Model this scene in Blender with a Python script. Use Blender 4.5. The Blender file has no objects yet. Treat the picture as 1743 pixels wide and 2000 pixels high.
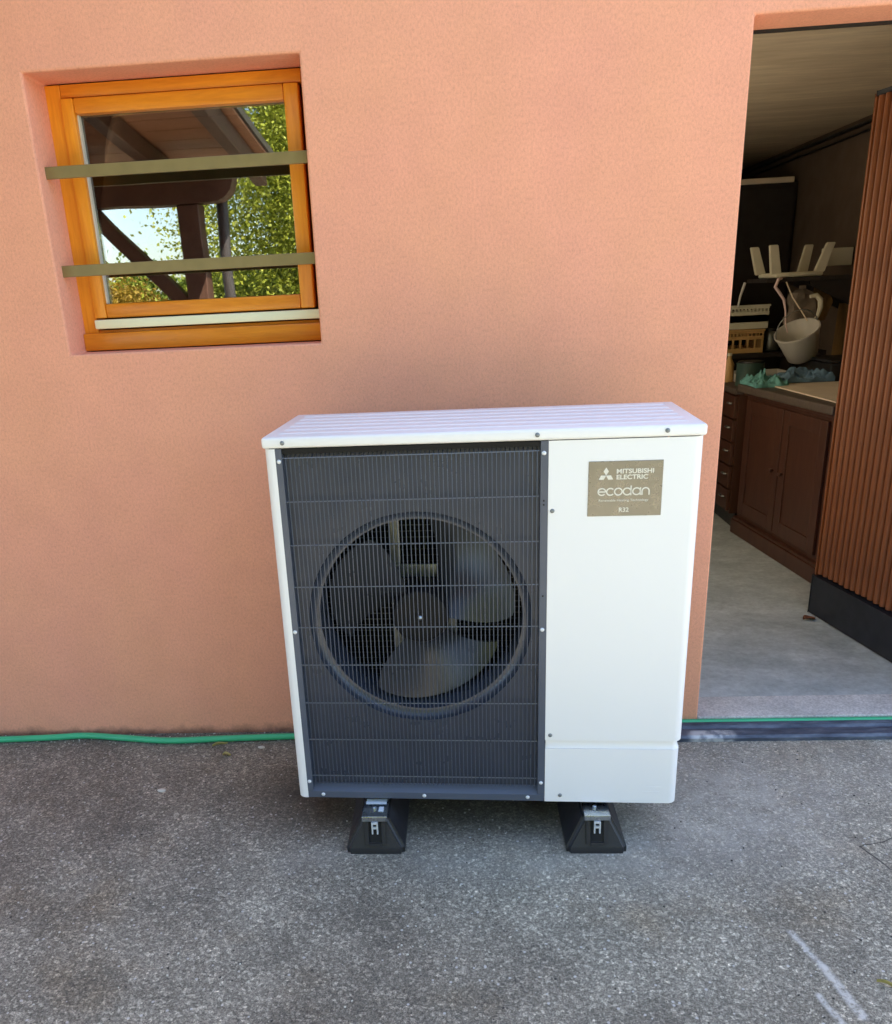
import bpy, bmesh, math, random
from mathutils import Vector, Matrix, noise
S = bpy.context.scene
C = S.collection
random.seed(7)
PI = math.pi

# ------------------------------------------------------------------ camera
CAM = Vector((-0.0212, -2.6889, 1.4608)); YAW, PITCH, ROLL, F = -0.0791, 0.3523, 0.0513, 1656.9146
fw = Vector((math.sin(YAW)*math.cos(PITCH), math.cos(YAW)*math.cos(PITCH), -math.sin(PITCH)))
r0 = Vector((math.cos(YAW), -math.sin(YAW), 0)); d0 = fw.cross(r0)
rt = math.cos(ROLL)*r0 + math.sin(ROLL)*d0; dn = -math.sin(ROLL)*r0 + math.cos(ROLL)*d0
cd = bpy.data.cameras.new('camera'); cam = bpy.data.objects.new('camera', cd); C.objects.link(cam)
cam.matrix_world = Matrix(((rt.x, -dn.x, -fw.x, CAM.x), (rt.y, -dn.y, -fw.y, CAM.y), (rt.z, -dn.z, -fw.z, CAM.z), (0, 0, 0, 1)))
cd.sensor_fit = 'AUTO'; cd.sensor_width = 36; cd.lens = F/2000*36
cd.shift_x = (871.5-779.6325)/2000; cd.shift_y = (1186.1343-1000)/2000
cd.clip_start = .05; cd.clip_end = 500
S.camera = cam

# ------------------------------------------------------------------ light
SUN_EL, SUN_AZ = math.radians(54), math.radians(40)      # sun stands behind the house
w = bpy.data.worlds.new('World'); S.world = w; w.use_nodes = True
nt = w.node_tree; nt.nodes.clear()
sky = nt.nodes.new('ShaderNodeTexSky'); sky.sky_type = 'NISHITA'; sky.sun_disc = False
sky.sun_elevation = SUN_EL; sky.sun_rotation = SUN_AZ; sky.dust_density = 1.6; sky.altitude = 300
bg = nt.nodes.new('ShaderNodeBackground'); bg.inputs['Strength'].default_value = .11
wo = nt.nodes.new('ShaderNodeOutputWorld')
nt.links.new(sky.outputs[0], bg.inputs[0]); nt.links.new(bg.outputs[0], wo.inputs[0])
sd = bpy.data.lights.new('sun', 'SUN'); sd.energy = 5; sd.angle = math.radians(.5); sd.color = (1, .93, .82)
sun = bpy.data.objects.new('sun', sd); C.objects.link(sun)
sv = Vector((math.sin(SUN_AZ)*math.cos(SUN_EL), math.cos(SUN_AZ)*math.cos(SUN_EL), math.sin(SUN_EL)))
sun.rotation_euler = (-sv).to_track_quat('-Z', 'Y').to_euler(); sun.location = (0, 20, 20)
S.view_settings.view_transform = 'Standard'; S.view_settings.look = 'None'
S.view_settings.gamma = 1; S.view_settings.use_curve_mapping = False
S.view_settings.exposure = 2.42
S.cycles.max_bounces = 12; S.cycles.diffuse_bounces = 8; S.cycles.sample_clamp_indirect = 6

# ------------------------------------------------------------------ mesh helpers
class MB:
    def __init__(s): s.v = []; s.f = []
    def add(s, vs, fs):
        n = len(s.v); s.v += [tuple(p) for p in vs]; s.f += [tuple(i+n for i in f) for f in fs]
        return s
    def box(s, a, b, M=None):
        x0, y0, z0 = a; x1, y1, z1 = b
        vs = [(x0,y0,z0),(x1,y0,z0),(x1,y1,z0),(x0,y1,z0),(x0,y0,z1),(x1,y0,z1),(x1,y1,z1),(x0,y1,z1)]
        if M: vs = [M @ Vector(p) for p in vs]
        return s.add(vs, [(0,3,2,1),(4,5,6,7),(0,1,5,4),(1,2,6,5),(2,3,7,6),(3,0,4,7)])
    def bbox(s, a, b, r=.003, seg=2, M=None):          # bevelled box
        bm = bmesh.new(); bmesh.ops.create_cube(bm, size=1)
        for v in bm.verts: v.co = Vector([a[i]+(v.co[i]+.5)*(b[i]-a[i]) for i in range(3)])
        bmesh.ops.bevel(bm, geom=bm.edges[:], offset=r, segments=seg, affect='EDGES', profile=.5)
        return s.bm(bm, M)
    def bm(s, bm, M=None):
        bm.verts.ensure_lookup_table()
        vs = [(M @ v.co) if M else v.co.copy() for v in bm.verts]
        fs = [[v.index for v in f.verts] for f in bm.faces]; bm.free()
        return s.add(vs, fs)
    def prism(s, pts, axis, a, b):                      # pts 2D polygon, extruded along axis a..b
        def P(p, t):
            return {'x': (t, p[0], p[1]), 'y': (p[0], t, p[1]), 'z': (p[0], p[1], t)}[axis]
        n = len(pts); vs = [P(p, a) for p in pts]+[P(p, b) for p in pts]
        fs = [tuple(range(n))[::-1], tuple(range(n, 2*n))]+[(i, (i+1) % n, n+(i+1) % n, n+i) for i in range(n)]
        return s.add(vs, fs)
    def tube(s, pts, r, n=8, rr=None, cap=True):
        pts = [Vector(p) for p in pts]; m = len(pts); vs = []; fs = []
        up = None
        for i, p in enumerate(pts):
            t = (pts[min(i+1, m-1)]-pts[max(i-1, 0)]).normalized()
            if up is None:
                up = Vector((0, 0, 1)) if abs(t.z) < .9 else Vector((1, 0, 0))
            a = t.cross(up).normalized(); b = t.cross(a).normalized(); up = b*-1
            R = rr[i] if rr else r
            for k in range(n):
                q = 2*PI*k/n; vs.append(p+a*R*math.cos(q)+b*R*math.sin(q))
        for i in range(m-1):
            for k in range(n):
                fs.append((i*n+k, i*n+(k+1) % n, (i+1)*n+(k+1) % n, (i+1)*n+k))
        if cap: fs += [tuple(range(n))[::-1], tuple(range((m-1)*n, m*n))]
        return s.add(vs, fs)
    def lathe(s, prof, c, axis='z', n=24, a0=0, a1=2*PI, close=True):   # prof list of (r, h)
        vs = []; fs = []; m = len(prof); full = abs(a1-a0-2*PI) < 1e-6; N = n if full else n+1
        for k in range(N):
            q = a0+(a1-a0)*k/n
            for r, h in prof:
                x, y = r*math.cos(q), r*math.sin(q)
                p = {'z': (x, y, h), 'y': (x, h, y), 'x': (h, x, y)}[axis]
                vs.append(Vector(p)+Vector(c))
        for k in range(n):
            k2 = (k+1) % N
            for j in range(m-1): fs.append((k*m+j, k2*m+j, k2*m+j+1, k*m+j+1))
        return s.add(vs, fs)
    def build(s, name, mat, parent=None, smooth=False, loc=None):
        me = bpy.data.meshes.new(name); me.from_pydata(s.v, [], s.f); me.update()
        bm = bmesh.new(); bm.from_mesh(me); bmesh.ops.recalc_face_normals(bm, faces=bm.faces); bm.to_mesh(me); bm.free()
        if mat: me.materials.append(mat)
        o = bpy.data.objects.new(name, me); C.objects.link(o)
        if parent: o.parent = parent
        if loc: o.location = loc
        if smooth:
            for p in me.polygons: p.use_smooth = True
            try: me.set_sharp_from_angle(angle=math.radians(38))
            except Exception: pass
        return o
def copy(o, parent=None, loc=None, rot=None):
    c = o.copy(); C.objects.link(c)
    if parent: c.parent = parent
    if loc is not None: c.location = loc
    if rot is not None: c.rotation_euler = rot
    return c
def thing(name, label, cat, loc=(0,0,0), rz=0, group=None):
    o = bpy.data.objects.new(name, None); C.objects.link(o); o.location = loc; o.rotation_euler = (0, 0, rz)
    o.empty_display_size = .1
    return tag(o, label, cat, group)
def tag(o, label, cat, group=None):
    o['label'] = label; o['category'] = cat
    if group: o['group'] = group
    return o
def struct(o, kind='structure'): o['kind'] = kind; return o

# ------------------------------------------------------------------ materials
def nodes(name):
    m = bpy.data.materials.new(name); m.use_nodes = True; t = m.node_tree
    return m, t, t.nodes['Principled BSDF']
def N(t, typ, **k):
    n = t.nodes.new(typ)
    for a, b in k.items():
        if hasattr(n, a): setattr(n, a, b)
        else: n.inputs[a].default_value = b
    return n
def coord(t, scale=(1,1,1), obj=True):
    tc = N(t, 'ShaderNodeTexCoord'); mp = N(t, 'ShaderNodeMapping')
    mp.inputs['Scale'].default_value = scale
    t.links.new(tc.outputs['Object'], mp.inputs[0]); return mp.outputs[0]
def nz(t, vec, scale, detail=4, rough=.5, dist=0):
    n = N(t, 'ShaderNodeTexNoise'); n.inputs['Scale'].default_value = scale; n.inputs['Detail'].default_value = detail
    n.inputs['Roughness'].default_value = rough; n.inputs['Distortion'].default_value = dist
    t.links.new(vec, n.inputs['Vector']); return n.outputs[0]
def ramp(t, fac, stops):
    n = N(t, 'ShaderNodeValToRGB'); e = n.color_ramp.elements
    while len(e) < len(stops): e.new(.5)
    for i, (p, c) in enumerate(stops):
        e[i].position = p; e[i].color = (*c, 1) if len(c) == 3 else c
    t.links.new(fac, n.inputs[0]); return n.outputs[0]
def g(v): return (v, v, v)
def mixc(t, fac, a, b, mode='MIX'):
    n = N(t, 'ShaderNodeMix', data_type='RGBA', blend_type=mode)
    for s, i in ((fac, 0), (a, 6), (b, 7)):
        if isinstance(s, (int, float)): n.inputs[i].default_value = s
        elif isinstance(s, tuple): n.inputs[i].default_value = (*s, 1)
        else: t.links.new(s, n.inputs[i])
    return n.outputs[2]
def mth(t, op, a, b=None, c=None, clamp=False):
    n = N(t, 'ShaderNodeMath', operation=op); n.use_clamp = clamp
    for i, s in enumerate((a, b, c)):
        if s is None: continue
        if isinstance(s, (int, float)): n.inputs[i].default_value = s
        else: t.links.new(s, n.inputs[i])
    return n.outputs[0]
def bump(t, p, h, strength, dist):
    b = N(t, 'ShaderNodeBump'); b.inputs['Strength'].default_value = strength; b.inputs['Distance'].default_value = dist
    t.links.new(h, b.inputs['Height']); t.links.new(b.outputs[0], p.inputs['Normal']); return b
def mat(name, col, rough=.5, metal=0, var=.12, scale=8, bmp=0, bscale=200, stretch=(1,1,1), spec=.5, trans=0, rv=.07):
    m, t, p = nodes(name)
    v = coord(t, stretch); f = nz(t, v, scale, 5)
    a = tuple(min(1, c*(1-var)) for c in col); b = tuple(min(1, c*(1+var)) for c in col)
    t.links.new(ramp(t, f, [(.3, a), (.7, b)]), p.inputs['Base Color'])
    p.inputs['Metallic'].default_value = metal; p.inputs['Specular IOR Level'].default_value = spec
    r = ramp(t, nz(t, v, scale*2.3, 3), [(.3, g(max(0, rough-rv))), (.7, g(min(1, rough+rv)))])
    t.links.new(r, p.inputs['Roughness'])
    if bmp: bump(t, p, nz(t, v, bscale, 3), .5, bmp)
    return m
def wood(name, c1, c2, rough=.4, stretch=(1,1,1), scale=14, bmp=.0006):
    m, t, p = nodes(name)
    v = coord(t, stretch); n = nz(t, v, scale, 8, .6, 1.2); n2 = nz(t, v, scale*4, 4, .6)
    f = mth(t, 'MULTIPLY_ADD', n2, .35, mth(t, 'MULTIPLY', n, .75))
    t.links.new(ramp(t, f, [(.35, c1), (.72, c2)]), p.inputs['Base Color'])
    p.inputs['Roughness'].default_value = rough
    if bmp: bump(t, p, f, .4, bmp)
    return m

def seg_mask(t, P, a, b, width, soft):
    """1 near the ground segment a-b, 0 beyond (used for scuffs, dust and painted shade on the asphalt)"""
    a = Vector(a); b = Vector(b); d = b-a; L = d.length; d /= L
    def dot(dx, dy, x, y):
        n = N(t, 'ShaderNodeVectorMath', operation='DOT_PRODUCT'); t.links.new(P, n.inputs[0]); n.inputs[1].default_value = (dx, dy, 0)
        return mth(t, 'SUBTRACT', n.outputs['Value'], dx*x+dy*y)
    along = dot(d.x, d.y, a.x, a.y); across = dot(-d.y, d.x, a.x, a.y)
    over = mth(t, 'MAXIMUM', mth(t, 'SUBTRACT', mth(t, 'ABSOLUTE', mth(t, 'SUBTRACT', along, L/2)), L/2), 0)
    dist = mth(t, 'SQRT', mth(t, 'ADD', mth(t, 'POWER', across, 2), mth(t, 'POWER', over, 2)))
    n = N(t, 'ShaderNodeMapRange'); n.interpolation_type = 'SMOOTHSTEP'
    t.links.new(dist, n.inputs[0]); n.inputs[1].default_value = width; n.inputs[2].default_value = width+soft
    n.inputs[3].default_value = 1; n.inputs[4].default_value = 0
    return n.outputs[0]

def m_asphalt():
    m, t, p = nodes('asphalt'); v = coord(t)
    big = nz(t, v, 1.1, 4, .55); mid = nz(t, v, 6, 5, .6); fine = nz(t, v, 120, 6, .8); fine2 = nz(t, v, 260, 4, .8)
    c = ramp(t, fine, [(.34, (.115,.105,.082)), (.46, (.25,.23,.18)), (.56, (.36,.335,.262)), (.70, (.68,.64,.52))])
    c2 = ramp(t, fine2, [(.36, g(.4)), (.6, g(1.35))]); c = mixc(t, 1, c, c2, 'MULTIPLY')
    c = mixc(t, 1, c, ramp(t, mid, [(.3, g(.74)), (.7, g(1.2))]), 'MULTIPLY')
    c = mixc(t, 1, c, ramp(t, big, [(.36, (.78,.76,.76)), (.64, (1.18,1.2,1.22))]), 'MULTIPLY')
    ag = None
    for sc, lo, hi in ((115, .35, 1.8), (210, .5, 1.6)):
        vr = N(t, 'ShaderNodeTexVoronoi'); vr.inputs['Scale'].default_value = sc; t.links.new(v, vr.inputs['Vector'])
        c = mixc(t, .36, c, ramp(t, N_sep(t, vr.outputs['Color']), [(.1, g(lo)), (.75, g(1)), (1, g(hi*1.5))]), 'MULTIPLY')
    # brown grime islands
    br = ramp(t, nz(t, v, 2.7, 5, .6), [(.55, g(0)), (.68, g(.55))])
    c = mixc(t, br, c, mixc(t, 1, c, (.92,.80,.66), 'MULTIPLY'))
    # pale cement dust right of and between the feet
    for a, b, wd, so, s in (((.46,-.62),(.80,-.52),.02,.40,.36), ((-.15,-.74),(.15,-.74),.01,.16,.16), ((.75,-.3),(1.5,-.25),.05,.3,.22), ((-.4,-.72),(-.5,-.74),.01,.1,.14)):
        k = mth(t, 'MULTIPLY', seg_mask(t, v, a, b, wd, so), mth(t, 'MULTIPLY', ramp(t, nz(t, v, 11, 6, .75), [(.32, g(.15)), (.62, g(1))]), s*1.5), clamp=True)
        c = mixc(t, k, c, (.50,.485,.44))
    # darker strip along the foot of the wall
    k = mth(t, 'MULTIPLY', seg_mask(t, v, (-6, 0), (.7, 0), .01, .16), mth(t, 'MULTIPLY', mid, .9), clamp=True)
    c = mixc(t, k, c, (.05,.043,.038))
    k = mth(t, 'MULTIPLY', seg_mask(t, v, (-.5,-.42), (.15,-.45), .04, .26), mth(t, 'MULTIPLY', mid, 1.4), clamp=True)  # contact shadow painted under the left half of the unit
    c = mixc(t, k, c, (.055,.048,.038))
    # two chalky scuffs and a hairline crack
    rag = nz(t, v, 45, 5, .8)
    for a, b, wd, so in (((.7379,-1.0166),(.7694,-1.1304),.001,.012), ((.7694,-1.1304),(.7934,-1.2667),.003,.014), ((.7264,-1.2124),(.7486,-1.3),.001,.012)):
        k = mth(t, 'MULTIPLY', seg_mask(t, v, a, b, wd, so), ramp(t, rag, [(.38, g(.1)), (.54, g(.9))]), clamp=True)
        c = mixc(t, k, c, (.58,.57,.53))
    wob = N(t, 'ShaderNodeVectorMath', operation='MULTIPLY_ADD'); nn = N(t, 'ShaderNodeTexNoise'); nn.inputs['Scale'].default_value = 18
    t.links.new(v, nn.inputs['Vector']); t.links.new(nn.outputs['Color'], wob.inputs[0]); wob.inputs[1].default_value = (.03,.03,0); t.links.new(v, wob.inputs[2])
    for a, b in (((1.0515,-.6757),(1.0919,-.7693)), ((1.2,-.62),(1.0515,-.6757))):
        c = mixc(t, mth(t, 'MULTIPLY', seg_mask(t, wob.outputs[0], a, b, .0012, .0022), .85), c, (.015,.015,.016))
    # tiny bright stones
    vo = N(t, 'ShaderNodeTexVoronoi'); vo.inputs['Scale'].default_value = 75; t.links.new(v, vo.inputs['Vector'])
    sp = mth(t, 'MULTIPLY', mth(t, 'LESS_THAN', vo.outputs['Distance'], .26), mth(t, 'GREATER_THAN', N_sep(t, vo.outputs['Color']), .93))
    c = mixc(t, mth(t, 'MULTIPLY', sp, .7), c, (.62,.61,.58))
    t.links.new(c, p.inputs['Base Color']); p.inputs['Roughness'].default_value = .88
    h = mth(t, 'MULTIPLY_ADD', fine2, .5, fine)
    bump(t, p, h, .7, .003)
    return m
def N_sep(t, col):
    n = N(t, 'ShaderNodeSeparateColor'); t.links.new(col, n.inputs[0]); return n.outputs[0]

def m_plaster():
    m, t, p = nodes('salmon_plaster'); v = coord(t); vs = coord(t, (1,1,.45))
    big = nz(t, v, .9, 4, .5); mid = nz(t, v, 7, 5, .6); fine = nz(t, coord(t, (1,1,.7)), 150, 7, .9); hue = nz(t, v, 2.3, 4, .5)
    c = ramp(t, hue, [(.35, (.82,.372,.248)), (.65, (.822,.385,.240))])
    c = mixc(t, 1, c, ramp(t, big, [(.35, g(.975)), (.65, g(1.02))]), 'MULTIPLY')
    c = mixc(t, 1, c, ramp(t, mid, [(.3, g(.965)), (.7, g(1.03))]), 'MULTIPLY')
    c = mixc(t, 1, c, ramp(t, fine, [(.38, g(.83)), (.49, g(.995)), (.62, g(1.09))]), 'MULTIPLY')
    # grime with corner shade painted into it, rising from the asphalt
    sx = N(t, 'ShaderNodeSeparateXYZ'); t.links.new(v, sx.inputs[0])
    mr = N(t, 'ShaderNodeMapRange'); t.links.new(mth(t, 'MULTIPLY_ADD', mid, -.25, sx.outputs['Z']), mr.inputs[0])
    mr.inputs[1].default_value = -.12; mr.inputs[2].default_value = .62; mr.inputs[3].default_value = .03; mr.inputs[4].default_value = 0
    c = mixc(t, mth(t, 'MULTIPLY', mr.outputs[0], .8), c, (.33,.165,.11))
    mr2 = N(t, 'ShaderNodeMapRange'); t.links.new(mth(t, 'MULTIPLY_ADD', nz(t, v, 14, 5, .7), -.09, sx.outputs['Z']), mr2.inputs[0])
    mr2.inputs[1].default_value = -.05; mr2.inputs[2].default_value = -.012; mr2.inputs[3].default_value = .7; mr2.inputs[4].default_value = 0
    c = mixc(t, mr2.outputs[0], c, (.10,.06,.045))
    t.links.new(c, p.inputs['Base Color']); p.inputs['Roughness'].default_value = .92; p.inputs['Specular IOR Level'].default_value = .2
    h = mth(t, 'MULTIPLY_ADD', nz(t, v, 110, 4, .6), .5, fine)
    bump(t, p, h, .5, .0018)
    return m
def m_glass(name='window_glass', ior=2.7, tint=(.8,.83,.8,1)):
    m, t, p = nodes(name); t.nodes.remove(p)
    o = t.nodes['Material Output']
    gl = N(t, 'ShaderNodeBsdfGlossy'); gl.inputs['Roughness'].default_value = .0; gl.inputs['Color'].default_value = (1,1,.98,1)
    tr = N(t, 'ShaderNodeBsdfTransparent'); tr.inputs['Color'].default_value = tint
    # very slight waviness of insulating glass
    v = coord(t); b = N(t, 'ShaderNodeBump'); b.inputs['Strength'].default_value = .12; b.inputs['Distance'].default_value = .004
    t.links.new(nz(t, v, 3.5, 1), b.inputs['Height']); t.links.new(b.outputs[0], gl.inputs['Normal'])
    fr = N(t, 'ShaderNodeFresnel'); fr.inputs['IOR'].default_value = ior
    mx = N(t, 'ShaderNodeMixShader'); t.links.new(fr.outputs[0], mx.inputs[0]); t.links.new(tr.outputs[0], mx.inputs[1]); t.links.new(gl.outputs[0], mx.inputs[2])
    t.links.new(mx.outputs[0], o.inputs['Surface']); return m
def m_leaf(name, c1, c2):
    m, t, p = nodes(name); v = coord(t)
    c = ramp(t, nz(t, v, 9, 3), [(.3, c1), (.7, c2)])
    t.links.new(c, p.inputs['Base Color']); p.inputs['Roughness'].default_value = .55
    o = t.nodes['Material Output']; tl = N(t, 'ShaderNodeBsdfTranslucent'); t.links.new(c, tl.inputs[0])
    mx = N(t, 'ShaderNodeMixShader'); mx.inputs[0].default_value = .35
    t.links.new(p.outputs[0], mx.inputs[1]); t.links.new(tl.outputs[0], mx.inputs[2]); t.links.new(mx.outputs[0], o.inputs['Surface'])
    return m
def m_ceiling():
    m, t, p = nodes('storage_ceiling'); v = coord(t, (.6,3.2,1)); v2 = coord(t, (1,6,1))
    f = nz(t, v, 2.2, 6, .6, .6); f2 = nz(t, v2, 6, 5, .65)
    c = ramp(t, f, [(.3, (.50,.39,.26)), (.5, (.58,.47,.33)), (.7, (.70,.58,.40))])
    c = mixc(t, 1, c, ramp(t, f2, [(.3, g(.88)), (.7, g(1.09))]), 'MULTIPLY')
    t.links.new(c, p.inputs['Base Color']); p.inputs['Roughness'].default_value = .8; bump(t, p, f2, .4, .004); return m
def m_floor():
    m, t, p = nodes('storage_concrete'); v = coord(t, (.8,1.2,1)); v1 = coord(t)
    f = nz(t, v, 4.5, 8, .72, .2); f2 = nz(t, v1, 45, 5, .7)
    c = ramp(t, f, [(.3, (.34,.375,.375)), (.5, (.48,.52,.515)), (.7, (.63,.665,.66))])
    c = mixc(t, 1, c, ramp(t, f2, [(.3, g(.8)), (.7, g(1.12))]), 'MULTIPLY')
    t.links.new(c, p.inputs['Base Color']); p.inputs['Roughness'].default_value = .62; bump(t, p, f2, .4, .002); return m
def m_washed():
    m, t, p = nodes('threshold_concrete'); v = coord(t)
    f = nz(t, v, 120, 4, .7); f2 = nz(t, v, 9, 5, .6)
    c = ramp(t, f, [(.3, (.40,.375,.35)), (.5, (.58,.55,.52)), (.7, (.76,.73,.69))])
    c = mixc(t, 1, c, ramp(t, f2, [(.3, g(.8)), (.7, g(1.12))]), 'MULTIPLY')
    t.links.new(c, p.inputs['Base Color']); p.inputs['Roughness'].default_value = .85; bump(t, p, f, .6, .003); return m
def m_gutter():
    m, t, p = nodes('blue_grey_steel'); v = coord(t, (1,4,4)); v1 = coord(t)
    f = nz(t, v, 7, 5, .65)
    c = ramp(t, f, [(.3, (.025,.030,.042)), (.5, (.075,.09,.125)), (.7, (.16,.185,.23))])
    k = mth(t, 'MULTIPLY', seg_mask(t, v1, (.76,-.095), (.86,-.092), .008, .03), ramp(t, nz(t, v1, 30, 4), [(.35, g(.2)), (.5, g(1))]), clamp=True)
    c = mixc(t, k, c, (.55,.56,.57))
    t.links.new(c, p.inputs['Base Color']); p.inputs['Roughness'].default_value = .45; p.inputs['Metallic'].default_value = .2; return m

M = dict(
    asphalt=m_asphalt(), plaster=m_plaster(), glass=m_glass(), clear=m_glass('clear_glass', 1.45, (.97,.97,.97,1)), ceiling=m_ceiling(), concrete=m_floor(), washed=m_washed(), gutter=m_gutter(),
    white=mat('white_powder_coat', (.82,.825,.83), .34, var=.006, scale=2, spec=.5, rv=.01),
    navy=mat('dark_blue_grey_sheet', (.042,.050,.074), .42, var=.08, bmp=.0002),
    navyl=mat('flange_paint', (.075,.09,.125), .36, var=.06),
    murky=mat('murky_cloth', (.16,.125,.095), .8, var=.3, scale=14),
    xwire=mat('cross_wire_coating', (.14,.155,.19), .3, var=.05),
    hubg=mat('dark_grit', (.05,.045,.04), .8),
    mouth=mat('mouth_paint', (.048,.058,.085), .24, var=.04, rv=.02, spec=.7), coil=mat('coil_wire', (.10,.11,.11), .5, .6),
    wire=mat('wire_coating', (.062,.074,.105), .32, var=.05),
    blade=mat('fan_plastic', (.035,.038,.046), .24, var=.06, rv=.02),
    hub=mat('hub_plastic', (.009,.009,.010), .5, var=.06, spec=.2),
    black=mat('black_void', (.006,.006,.007), .8, var=.1),
    zinc=mat('galvanised_steel', (.52,.56,.60), .30, 1, var=.2, scale=30),
    zincd=mat('galvanised_bracket', (.30,.31,.30), .42, .9, var=.2, scale=30),
    screwg=mat('grey_screw', (.22,.24,.25), .35, .7), screww=mat('pale_screw', (.72,.75,.78), .3, .3),
    rubber=mat('black_rubber', (.018,.018,.021), .55, var=.2, bmp=.0005, bscale=300),
    badge=mat('champagne_label', (.235,.22,.19), .30, .7, var=.05, scale=20),
    print=mat('label_print', (.72,.70,.62), .5, var=.02),
    sticker=mat('pale_sticker', (.72,.80,.86), .4, var=.03),
    winwood=wood('honey_varnished_wood', (.50,.165,.022), (.78,.31,.05), .34, (1.0,1.0,1.0), 9),
    winwoodv=wood('honey_varnished_upright', (.70,.225,.012), (.88,.35,.022), .34, (6,6,.6), 6),
    winwoodh=wood('honey_varnished_rail', (.60,.18,.010), (.82,.30,.018), .34, (.6,6,6), 6),
    bronze=mat('olive_bronze_bar', (.24,.185,.075), .42, .2, var=.08, scale=20),
    sealer=mat('pale_weather_strip', (.80,.82,.58), .45, var=.03),
    gasket=mat('grey_gasket', (.62,.60,.52), .5, var=.04),
    slat=wood('terracotta_slat', (.20,.062,.020), (.33,.105,.034), .42, (8,8,.7), 5, .0008),
    slatgap=mat('slat_backing', (.055,.018,.010), .7),
    darkblue=mat('dark_kick_board', (.012,.015,.025), .5, var=.2),
    cabw=wood('dark_stained_cabinet', (.055,.019,.011), (.095,.036,.021), .40, (5,5,.8), 4),
    cabtop=wood('grey_brown_counter', (.07,.05,.04), (.12,.09,.07), .5, (1,5,5), 4),
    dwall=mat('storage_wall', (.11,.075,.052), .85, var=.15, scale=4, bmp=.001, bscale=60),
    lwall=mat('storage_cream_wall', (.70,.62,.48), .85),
    dwall2=mat('storage_dark_board', (.022,.015,.013), .7, var=.2),
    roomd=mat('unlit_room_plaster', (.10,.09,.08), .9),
    paper=mat('kraft_board', (.78,.66,.50), .7, var=.08, scale=6), cream=mat('cream_plastic', (.66,.62,.48), .4, var=.06),
    creamd=mat('yellowed_plastic', (.55,.33,.13), .45, var=.12), teal=mat('teal_cloth', (.13,.34,.33), .85, var=.2, scale=20, bmp=.001, bscale=80),
    bluec=mat('faded_blue_cloth', (.13,.23,.34), .85, var=.2, scale=20, bmp=.001, bscale=80),
    bucket=mat('grey_white_plastic', (.60,.57,.52), .42, var=.05), cord=mat('pinkish_cord', (.70,.52,.50), .6), darkp=mat('black_plastic', (.014,.014,.016), .4),
    osb=wood('dirty_plywood', (.20,.11,.035), (.34,.20,.07), .7, (4,4,1), 4), green=mat('dull_green_tin', (.05,.09,.075), .5),
    hose=mat('green_hose', (.055,.46,.22), .4, var=.06, scale=12),
    pergola=wood('brown_stained_timber', (.075,.034,.022), (.14,.066,.040), .6, (1,1,1), 9), soffit=wood('reddish_roof_board', (.30,.12,.065), (.42,.19,.10), .6, (1,5,1), 4),
    pipe=mat('grey_downpipe', (.07,.06,.058), .5, .1), bark=mat('bark', (.10,.075,.05), .9, var=.3, bmp=.01, bscale=20),
    leaf=m_leaf('leaf_yellow_green', (.23,.29,.02), (.46,.46,.06)), leafd=m_leaf('leaf_mid_green', (.11,.17,.015), (.26,.30,.035)), leafo=m_leaf('leaf_autumn', (.30,.20,.02), (.42,.26,.03)),
    grass=mat('lawn_green', (.06,.10,.02), .9, var=.4, scale=3, bmp=.02, bscale=30),
    roof=mat('roof_tile_red', (.22,.08,.05), .8, var=.2), dry=mat('dry_leaf', (.42,.36,.12), .7), brownleaf=mat('brown_leaf', (.24,.09,.045), .7),
)

# ------------------------------------------------------------------ setting
X0, X1 = -1.2216, -.4307; Z0, Z1 = 1.3349, 2.0971          # window opening
DX0, DX1, DZ = .7856, 1.72, 2.1076; TH = .16               # door opening and wall thickness
HZ = 3.2
mb = MB(); a = mb.add([(-60,-60,0),(60,-60,0),(60,.0,0),(-60,.0,0)], [(0,1,2,3)])
struct(mb.build('asphalt_yard', M['asphalt']))
# asphalt continues under the house as sub-base out of sight; lawn lies beyond the yard
mb = MB(); mb.add([(-60,-60,.006),(60,-60,.006),(60,-8.6,.006),(-60,-8.6,.006)], [(0,1,2,3)]); struct(mb.build('lawn', M['grass']))
mb = MB(); mb.add([(-60,.0,-.02),(60,.0,-.02),(60,60,-.02),(-60,60,-.02)], [(0,1,2,3)]); struct(mb.build('ground', M['grass']))
mb = MB(); mb.box((.4,TH,-.05), (2.42,5.4,.032)); struct(mb.build('storage_floor', M['concrete']))

# ------------------------------------------------------------------ house
house = thing('house', 'salmon plastered house wall with small barred window and open storage doorway', 'house')
def wallpanel(x0, x1, z0, z1):
    mb.box((x0, 0, z0), (x1, TH, z1))
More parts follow.
